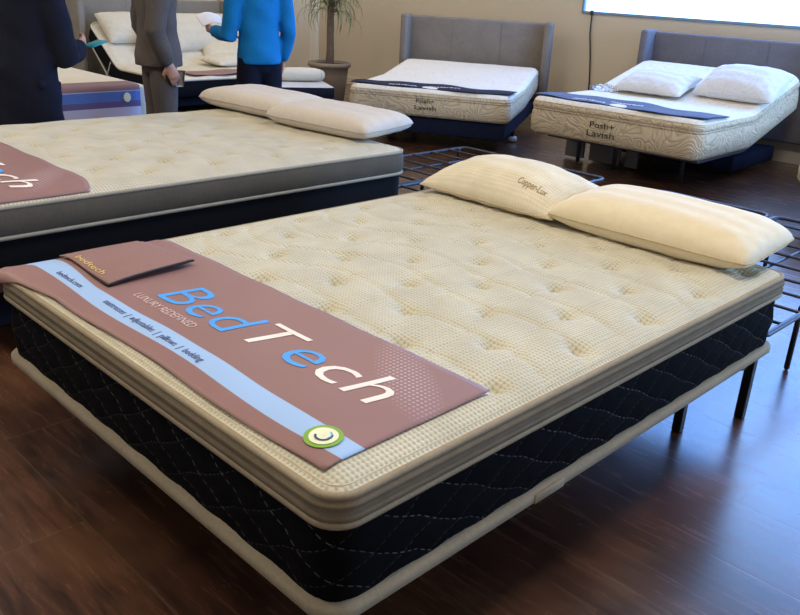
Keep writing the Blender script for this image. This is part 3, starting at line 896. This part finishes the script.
for lab, x, y, h, sz, rx, rz in (
    ('big cream pillow slumped against the headboard between the dark coat and the grey suit', .36, 1.80, .08, (.62, .46, .20), .72, .05),
    ('cream pillow standing on edge right next to the grey suit jacket', .62, 1.42, .15, (.50, .40, .17), 1.0, .35),
    ('tall white pillow leaning on the headboard in the gap between grey suit and blue sweater', 1.15, 1.66, .12, (.70, .52, .20), .95, .06),
    ('white pillow leaning on the headboard close to the paper in hand', 1.60, 1.72, .10, (.62, .50, .18), .9, -.05),
    ('cream pillow tilted in front of the white ones beside the blue sweater', 1.42, 1.28, .10, (.52, .40, .15), .55, -.4),
    ('rumpled cream pillow lying flat at the middle of the raised bed', 1.30, .92, .065, (.60, .40, .13), .1, .2)):
    pillow(lab, on4(x, y, h), PI/2+rz, sz, M['pillow_linen'], M['pillow_linen'], G4, rx=rx, low=.4, seed=int(x*100), wr=.006)
def lay4(x, y): 
    p = V(x, y, wz1_+.018+.004*math.sin(x*9)+.012); return p
bm = BM(); g = [[bm.verts.new(lay4(.30+1.55*i/40, .04+.34*j/10+.02*math.sin(i*.5))) for i in range(41)] for j in range(11)]
for j in range(10):
    for i in range(40): bm.faces.new((g[j][i], g[j][i+1], g[j+1][i+1], g[j+1][i]))
t4 = thing('bed_throw', 'dark plum cloth runner across the foot of the raised bed beside the blue sweater', 'throw', (hx, y0b, 0), PI/2)
q = obj('cloth', bm, M['pouch'], t4); so = q.modifiers.new('thick', 'SOLIDIFY'); so.thickness = .006

# ------------------------------------------------------------------ low bed with a banner (behind the dark coat)
lx, ly0, ly1 = -3.42, 1.42, 2.38
lo = thing('mattress', 'low cream mattress with a striped banner on its end, beside the dark coat', 'mattress', (lx, ly0, 0), PI/2)
lw = ly1-ly0; LT, LB = .60, .30
obj('top_panel', slab_top(lw, 1.95, .08, lambda x, y, d: LT-.02+.02*min(1, d/.05)**.6, .03), M['pillow_linen'], lo)
obj('side_border', ring_wall(lw, 1.95, .08, [(-.02, LB), (.008, LB+.03), (.010, .45), (.006, LT-.04), (0, LT-.018)]), M['pillow_white'], lo)
lf = thing('platform_bed', 'low dark base below the small mattress with the striped banner', 'bed frame', (lx, ly0, 0), PI/2)
bm = BM(); box(bm, (.05, .05, .10), (lw-.05, 1.9, LB-.003), .01, 1); obj('platform', bm, M['base_navy'], lf)
for x in (.12, lw-.12):
    for y in (.12, 1.8):
        bm = BM(); tube(bm, [(x, y, .02), (x, y, .10)], .02, 8); obj('leg', bm, M['steel'], lf)
# banner hanging over its end: stripes
lb = thing('banner', 'banner with blue, purple and lavender stripes hanging over the end of the low mattress', 'banner', (lx, ly0, 0), PI/2)
def lsurf(x, s):
    # s: distance from the crease on top (negative: on top, positive: down the end)
    if s < 0: return V(x, .03-s, LT+.009)
    return V(x, -.022-.004*math.sin(x*7), LT-.004-s) if s > .02 else V(x, .02-s*2.1, LT+.007-s*.4)
k = NT('stripe_print', .55, .3); u_, v_, _ = k.sep(k.coord('UV'))
def bandm(a, b): return k.math('MULTIPLY', k.mapr(v_, a-.002, a), k.mapr(v_, b, b-.002))
c_ = k.mix(bandm(-.3, .03), lin((186, 178, 200)), lin((126, 98, 104)))
c_ = k.mix(bandm(.035, .105), c_, lin((84, 112, 182)))
c_ = k.mix(bandm(.105, .15), c_, lin((96, 82, 128)))
k.color(c_)
bm = BM(); uvl = bm.loops.layers.uv.new('UVMap'); ss = list(np.linspace(-.16, 0, 6))+list(np.linspace(.004, .27, 24)); g = []
for s in ss: g.append([(bm.verts.new(lsurf(.03+(lw-.12)*i/24, s)), (i/24, s)) for i in range(25)])
for A, B in zip(g, g[1:]):
    for i in range(24):
        q = (A[i], A[i+1], B[i+1], B[i]); f = bm.faces.new([a[0] for a in q])
        for lp, a in zip(f.loops, q): lp[uvl].uv = a[1]
q = obj('cloth', bm, k.m, lb); so = q.modifiers.new('thick', 'SOLIDIFY'); so.thickness = .004
bm = BM()
pts = [V(lw-.20+.028*cos(2*PI*i/24), -.031, LT-.082+.034*sin(2*PI*i/24)) for i in range(24)]
f_ = bm.faces.new([bm.verts.new(p) for p in pts]); r_ = bmesh.ops.extrude_face_region(bm, geom=[f_])
for v in [e for e in r_['geom'] if isinstance(e, bmesh.types.BMVert)]: v.co.y += .004
obj('badge', bm, M['badge_cream'], lb, smooth=False)

# ------------------------------------------------------------------ small topper stack by the plant
sd = dict(loc=(-4.95, 4.70, 0), rz=1.10); sw, sl, sz0, sz1 = .66, .78, .12, .305
ms = thing('mattress', 'small display mattress with pale top and dark side next to the plant pot', 'mattress', sd['loc'], sd['rz'])
obj('top_panel', slab_top(sw, sl, .06, lambda x, y, d: sz1-.015+.015*min(1, d/.03)**.6, .03), M['topper_top'], ms)
obj('side_border', ring_wall(sw, sl, .06, [(-.01, sz0+.045), (.004, sz0+.06), (.004, sz1-.03), (0, sz1-.014)]), M['topper_dark'], ms)
obj('bottom_band', ring_wall(sw, sl, .06, [(-.03, sz0), (.0, sz0+.004), (.004, sz0+.03), (-.01, sz0+.046)]), M['topper_top'], ms)
fs = thing('plinth', 'low dark plinth under the small display mattress by the plant pot', 'stand', sd['loc'], sd['rz'])
bm = BM(); box(bm, (.04, .04, 0), (sw-.04, sl-.04, sz0-.002), .008, 1); obj('block', bm, M['base_navy'], fs, smooth=False)
c, s = cos(sd['rz']), sin(sd['rz'])
px_, py_ = .36, .42
rp = thing('bolster_pillow', 'white roll-shaped pillow lying on the small display mattress by the plant', 'pillow', (sd['loc'][0]+c*px_-s*py_, sd['loc'][1]+s*px_+c*py_, sz1+.075), sd['rz'])
bm = BM(); tube(bm, [(-.23, 0, 0), (-.15, 0, .004), (0, 0, .006), (.15, 0, .003), (.215, 0, 0)], [.066, .075, .078, .075, .064], 20); obj('cover', bm, M['pillow_linen'], rp)
bm = BM()
for x in (-.24, .225): tube(bm, [(x+.0, .060*cos(t), .060*sin(t)) for t in np.linspace(0, 2*PI, 25)[:-1]], .004, 6, closed=True)
obj('seam_cord', bm, M['seam_grey'], rp)

# ------------------------------------------------------------------ potted plant
pl = thing('potted_plant', 'tall potted dracaena with strappy drooping leaves in a wide stone-brown pot', 'plant', (-5.62, 6.02, 0))
lathe_p = [(.17, 0), (.19, .01), (.225, .30), (.235, .40), (.262, .405), (.268, .43), (.262, .455), (.235, .455), (.225, .42), (.02, .42)]
obj('pot', lathe(BM(), lathe_p, 40), M['pot'], pl)
obj('soil', lathe(BM(), [(.02, .405), (.223, .405), (.223, .428), (.10, .436), (.01, .438)], 30), M['soil'], pl)
bm = BM(); tube(bm, [(0, 0, .42), (.012, .0, .60), (-.01, .01, .85), (.01, 0, 1.15), (.0, -.01, 1.45)], [.055, .046, .042, .04, .036], 12)
obj('trunk', bm, M['trunk'], pl)
bm = BM()
for k in range(150):
    a = random.uniform(0, 2*PI); z0 = random.uniform(1.0, 1.5); ln = random.uniform(.40, .68); el = random.uniform(-.1, 1.2); wd = random.uniform(.010, .017)
    d = V(cos(a), sin(a), 0); sd_ = V(-sin(a), cos(a), 0); p = V(0, 0, z0); prev = None; n = 9
    for i in range(n+1):
        t = i/n; e = el-2.4*t*t-.4*t
        wv = wd*(1-.85*t)*(.5+min(1, t*5)*.5)
        A, C, B = bm.verts.new(p-sd_*wv), bm.verts.new(p+V(0, 0, -wv*.35)), bm.verts.new(p+sd_*wv)
        if prev: bm.faces.new((prev[0], prev[1], C, A)); bm.faces.new((prev[1], prev[2], B, C))
        prev = (A, C, B); p = p+(d*cos(e)+V(0, 0, sin(e)))*(ln/n)
obj('foliage', bm, M['leaf'], pl)

# ------------------------------------------------------------------ people
def arm_chain(sh, el, wr): return [Vector(sh), Vector(el), Vector(wr)]
def hand(bm, wr, d, nrm, curl, s, side):
    """palm and five fingers; d = direction of the fingers, nrm = palm normal (fingers curl towards it)"""
    d = Vector(d).normalized(); nrm = Vector(nrm); nrm = (nrm-d*nrm.dot(d)).normalized(); lat = d.cross(nrm).normalized()*side
    wr = Vector(wr)
    tube(bm, [wr-d*.02*s, wr+d*.03*s, wr+d*.085*s], [(.022*s, .026*s), (.020*s, .036*s), (.017*s, .040*s)], 12, up=nrm)
    for k, (off, ln) in enumerate(((-.030, .066), (-.010, .076), (.010, .072), (.029, .056))):
        p = wr+d*.085*s+lat*off*s*1.0; q = [p-d*.02*s, p]; a = 0
        for f in (.42, .32, .26):
            a += curl*(.5+.08*k); p = p+(d*cos(a)+nrm*sin(a))*ln*f*s; q.append(p)
        tube(bm, q, [.0095*s, .0095*s, .009*s, .008*s, .0068*s], 8)
    p = wr+d*.025*s-lat*.030*s
    td = (d*.65-lat*.7+nrm*.35).normalized(); t2 = (d*.9-lat*.1+nrm*.55).normalized()
    tube(bm, [p, p+td*.035*s, p+td*.035*s+t2*.028*s, p+td*.035*s+t2*.028*s+(t2+nrm*.4).normalized()*.022*s], [.013*s, .012*s, .0105*s, .008*s], 8)
def ell(bm, c, r, n=20):
    R_ = bmesh.ops.create_uvsphere(bm, u_segments=n, v_segments=n//2+2, radius=1)
    for v in R_['verts']: v.co = V(c[0]+v.co.x*r[0], c[1]+v.co.y*r[1], c[2]+v.co.z*r[2])
def person(label, loc, rz, h, L_, R_, lean=0.0, coat=None, sweater=None, trousers=None, hemz=.46, shirtcuff=False, hands=None, wide=1.0):
    """faces +y; L_, R_ = (elbow, wrist) in units of the standing height, before the lean"""
    o = thing('person', label, 'person', loc, rz)
    def Ln(p):
        p = Vector(p)*h
        hip = .52*h
        if p.z > hip and lean:
            q = p.z-hip; return V(p.x, p.y+q*math.sin(lean), hip+q*math.cos(lean))
        return p
    shl = {-1: Ln((-.108*min(wide, 1.18), -.005, .812)), 1: Ln((.108*min(wide, 1.18), -.005, .812))}
    el = {-1: Vector(L_[0])*h, 1: Vector(R_[0])*h}; wr = {-1: Vector(L_[1])*h, 1: Vector(R_[1])*h}
    # body
    bm = BM()
    tor = [((0, 0, .48), (.088, .062)), ((0, .004, .54), (.092, .066)), ((0, .004, .61), (.082, .058)), ((0, .006, .68), (.088, .062)), ((0, .004, .75), (.098, .064)), ((0, -.002, .80), (.094, .052)), ((0, -.004, .835), (.055, .04)), ((0, .0, .87), (.033, .034))]
    tube(bm, [Ln(p) for p, _ in tor], [(a*h*wide, b*h) for _, (a, b) in tor], 20, up=(1, 0, 0))
    hd = Ln((0, .02, .935)); ell(bm, hd, (.044*h, .055*h, .066*h)); ell(bm, hd+V(0, .012*h, -.03*h), (.035*h, .042*h, .038*h))
    tube(bm, [hd+V(0, .05*h, .008*h), hd+V(0, .064*h, -.012*h)], [.006*h, .009*h], 8)
    for sx in (-1, 1):
        ell(bm, hd+V(sx*.045*h, -.002*h, -.008*h), (.006*h, .012*h, .018*h), 10)
        tube(bm, [Ln((sx*.052, 0, .50)), V(sx*.056*h, .006*h, .285*h), V(sx*.058*h, -.006*h, .15*h), V(sx*.058*h, -.012*h, .045*h)], [.044*h, .038*h, .031*h, .022*h], 14)
        tube(bm, [V(sx*.058*h, -.02*h, .022*h), V(sx*.062*h, .05*h, .018*h), V(sx*.064*h, .085*h, .014*h)], [.02*h, .022*h, .014*h], 10)
        tube(bm, [shl[sx], el[sx], wr[sx]], [.031*h, .026*h, .017*h], 12)
        hk = (hands or {}).get(sx) or {}
        d = hk.get('d', (wr[sx]-el[sx])); hand(bm, wr[sx], d, hk.get('n', (-sx, 0, 0)), hk.get('curl', .45), h/1.75*1.05, hk.get('side', sx))
    obj('body', remeshed(bm, .0065*h/1.7, 3), M['skin'], o)
    bm = BM(); ell(bm, hd+V(0, -.008*h, .016*h), (.05*h, .06*h, .062*h))
    bmesh.ops.bisect_plane(bm, geom=bm.verts[:]+bm.edges[:]+bm.faces[:], plane_co=hd+V(0, .02*h, .0), plane_no=V(0, .75, -.55), clear_outer=True)
    obj('hair', bm, M['hair'], o)
    for sx in (-1, 1):
        bm = BM(); e = hd+V(sx*.018*h, .048*h, .006*h); ell(bm, e, (.007*h, .006*h, .005*h), 10); obj('eye', bm, M['text_dark'], o)
    bm = BM(); tube(bm, [hd+V(-.014*h, .050*h, -.034*h), hd+V(0, .055*h, -.035*h), hd+V(.014*h, .050*h, -.034*h)], .003*h, 6); obj('mouth', bm, M['text_pink'], o)
    # trousers, shoes
    bm = BM()
    for sx in (-1, 1):
        tube(bm, [Ln((sx*.05, 0, .52)), V(sx*.055*h, .004*h, .40*h), V(sx*.058*h, .004*h, .285*h), V(sx*.060*h, -.004*h, .15*h), V(sx*.060*h, -.006*h, .035*h)], [.054*h, .056*h, .048*h, .042*h, .040*h], 18)
    tube(bm, [Ln((0, 0, .47)), Ln((0, .002, .53)), Ln((0, .004, .60))], [(.090*h*wide, .062*h), (.090*h*wide, .062*h), (.078*h*wide, .054*h)], 20, up=(1, 0, 0))
    obj('trousers', remeshed(bm, .011, 4), trousers, o)
    for sx in (-1, 1):
        bm = BM(); tube(bm, [V(sx*.060*h, -.032*h, .024*h), V(sx*.062*h, .01*h, .024*h), V(sx*.065*h, .06*h, .02*h), V(sx*.067*h, .092*h, .016*h)], [(.02*h, .024*h), (.02*h, .026*h), (.018*h, .028*h), (.014*h, .02*h)], 14, up=(0, 0, 1))
        for v in bm.verts: v.co.z = max(v.co.z, .001)
        obj('shoe', bm, M['shoe'], o)
    # upper garment: trunk and both sleeves as one surface
    top = coat or sweater; bm = BM()
    ex = 1.0 if sweater else 1.1
    if sweater: tr = [(hemz, .110, .082), (hemz+.02, .112, .084), (.57, .104, .074), (.63, .096, .070), (.70, .101, .070), (.76, .108, .072), (.805, .110, .070), (.84, .076, .062), (.858, .05, .048)]
    else: tr = [(hemz, .128, .094), (hemz+.04, .124, .092), (.52, .114, .085), (.60, .104, .076), (.68, .108, .076), (.75, .115, .078), (.80, .110, .066), (.84, .066, .052), (.86, .05, .046)]
    tube(bm, [Ln((0, .003, z)) for z, _, _ in tr], [(a*h*wide, b*h) for _, a, b in tr], 26, up=(1, 0, 0), flat_start=True)
    for sx in (-1, 1):
        a, e, w = shl[sx]+V(sx*.004*h, 0, .002*h), el[sx], wr[sx]
        tube(bm, [a, a.lerp(e, .5)+V(sx*.004*h, 0, 0), e, e.lerp(w, .5), w-(w-e).normalized()*.02*h], [.044*h*ex, .041*h*ex, .037*h*ex, .033*h*ex, .028*h*ex], 16)
    bm = remeshed(bm, .011, 5)
    for v in bm.verts:
        n_ = .004*math.sin(v.co.z*31+v.co.x*18)*math.sin(v.co.y*23+v.co.z*9); v.co.x += n_; v.co.y += n_
    obj('coat' if coat else 'sweater', bm, top, o)
    return o, Ln, el, wr, shl
def rel(o, p):
    """local -> world of a thing placed with a z rotation"""
    c, s = cos(o.rotation_euler.z), sin(o.rotation_euler.z)
    return V(o.location.x+c*p[0]-s*p[1], o.location.y+s*p[0]+c*p[1], o.location.z+p[2])
def heading(x, y): return math.atan2(-x, y)

# dark coat, seen from behind
dm, Ln, el, wr, sh = person('person in a long black-navy coat, back turned, forearm raised over the low mattress', (-2.54, 1.09, 0), heading(-.35, .94), 1.66,
    ((-.17, .05, .58), (-.08, .19, .60)), ((.178, .05, .545), (.105, .185, .585)), lean=.12, coat=M['suit_navy'], trousers=M['trousers'], hemz=.25, wide=1.36,
    hands={1: dict(n=(-1, 0, .2), curl=.5), -1: dict(n=(1, 0, .2), curl=.5)})
for sx in (-1, 1):
    w, e = wr[sx], el[sx]; d = (w-e).normalized(); bm = BM(); tube(bm, [w-d*.03, w+d*.004], .029, 14); obj('shirt_cuff', bm, M['shirt'], dm)
bm = BM(); box(bm, (-.0, -.0, -.0), (.15, .012, .045), .004, 1)
# coat pocket flap on the right hip
for v in bm.verts: v.co = V(.236+v.co.y-.0*v.co.x, -.08+v.co.x, .76+v.co.z-.1*(v.co.x))
obj('pocket_flap', bm, M['suit_navy'], dm)
p_ = rel(dm, wr[1]+V(-.01, .13, .005))
tc = thing('card', 'small teal card in the hand of the person in the dark coat', 'card', p_, heading(-.35, .94))
bm = BM(); box(bm, (-.045, -.06, -.004), (.045, .07, .004), .002, 1)
for v in bm.verts: v.co.z += .015*math.sin(v.co.y*20)
obj('sheet', bm, M['teal'], tc)

# grey suit, in profile
gm, Ln, el, wr, sh = person('person in a grey-brown suit standing in profile, clear cup in the lowered hand', (-2.98, 2.22, 0), heading(.22, .97), 1.72,
    ((-.15, -.02, .60), (-.13, .05, .48)), ((.15, -.05, .60), (.134, .0, .475)), coat=M['suit_grey'], trousers=M['suit_grey'], hemz=.46, wide=.98,
    hands={1: dict(d=(0, .4, -.9), n=(-1, .1, 0), curl=.5), -1: dict(d=(0, .5, -.8), n=(1, 0, 0), curl=.4)})
for sx in (-1, 1):
    w, e = wr[sx], el[sx]; d = (w-e).normalized(); bm = BM(); tube(bm, [w-d*.03, w+d*.002], .028, 14); obj('shirt_cuff', bm, M['shirt'], gm)
p_ = rel(gm, wr[1]+V(-.03, .085, -.15))
cp = thing('plastic_cup', 'clear plastic cup held low by the person in the grey suit', 'cup', p_, 0)
obj('cup', lathe(BM(), [(.024, 0), (.026, .003), (.037, .10), (.039, .104), (.037, .104), (.024, .006), (.002, .005)], 24), M['clear'], cp)

# blue sweater, seen from behind
bmn, Ln, el, wr, sh = person('person in a bright blue sweater seen from behind, holding a sheet of paper', (-2.955, 3.065, 0), heading(-.98, .20), 1.66,
    ((-.145, .01, .585), (-.165, .145, .605)), ((.142, -.01, .60), (.132, .03, .48)), wide=.94, sweater=M['sweater'], trousers=M['trousers'], hemz=.47,
    hands={-1: dict(n=(1, 0, .2), curl=.5), 1: dict(n=(-1, 0, 0), curl=.4)})
p_ = rel(bmn, wr[-1]+V(.03, .08, .02))
pp = thing('paper_sheet', 'white sheet of paper in the hand of the person in the blue sweater', 'paper', p_, heading(-.98, .20))
bm = BM(); n = 10; g = [[bm.verts.new((-.10+.20*i/n, -.05+.16*j/n, .03*math.sin(i*.3)+.07*j/n)) for i in range(n+1)] for j in range(n+1)]
for j in range(n):
    for i in range(n): bm.faces.new((g[j][i], g[j][i+1], g[j+1][i+1], g[j+1][i]))
q = obj('sheet', bm, M['paper'], pp); so = q.modifiers.new('thick', 'SOLIDIFY'); so.thickness = .0015

# ------------------------------------------------------------------ light
def area(name, loc, rot, sx, sy, power, col):
    l = bpy.data.lights.new(name, 'AREA'); l.shape = 'RECTANGLE'; l.size = sx; l.size_y = sy; l.energy = power; l.color = col
    o = bpy.data.objects.new(name, l); o.location = loc; o.rotation_euler = rot; COL.objects.link(o); return o
for x, y, pw_ in ((1.6, .6, 122), (-2.2, -1.6, 120), (1.2, 4.3, 55), (-3.2, 5.4, 55), (-5.6, 5.6, 70), (-5.6, -.8, 110)):
    area('ceiling_lamp', (x, y, H-.03), (0, 0, 0), 1.4, .8, pw_, (1.0, .90, .75))
area('window_daylight', (XR-.05, (ry0+ry1)/2, (rz0+rz1)/2), (0, PI/2, 0), rz1-rz0, ry1-ry0, 200, (.42, .66, 1.0))
wd = bpy.data.worlds.new('World'); SC.world = wd; wd.use_nodes = True
wd.node_tree.nodes['Background'].inputs[0].default_value = (.5, .62, .85, 1); wd.node_tree.nodes['Background'].inputs[1].default_value = .3

# ------------------------------------------------------------------ camera
cx, cy, cz, yaw, pitch, roll, foc = 2.4498, -.8069, 1.4166, .77082, .37701, .053944, 821.36
f = V(-sin(yaw)*cos(pitch), cos(yaw)*cos(pitch), -sin(pitch)); r = f.cross(V(0, 0, 1)).normalized(); u = r.cross(f)
r2 = r*cos(roll)+u*sin(roll); u2 = u*cos(roll)-r*sin(roll)
cam = bpy.data.cameras.new('Camera'); co = bpy.data.objects.new('Camera', cam); COL.objects.link(co)
mx = Matrix((r2, u2, -f)).transposed().to_4x4(); mx.translation = V(cx, cy, cz); co.matrix_world = mx
cam.sensor_fit = 'HORIZONTAL'; cam.sensor_width = 36; cam.lens = foc/800*36; cam.clip_start = .05
SC.camera = co
SC.view_settings.view_transform = 'Standard'; SC.view_settings.look = 'None'
SC.view_settings.exposure = 0.0; SC.view_settings.gamma = 1.0; SC.view_settings.use_curve_mapping = False
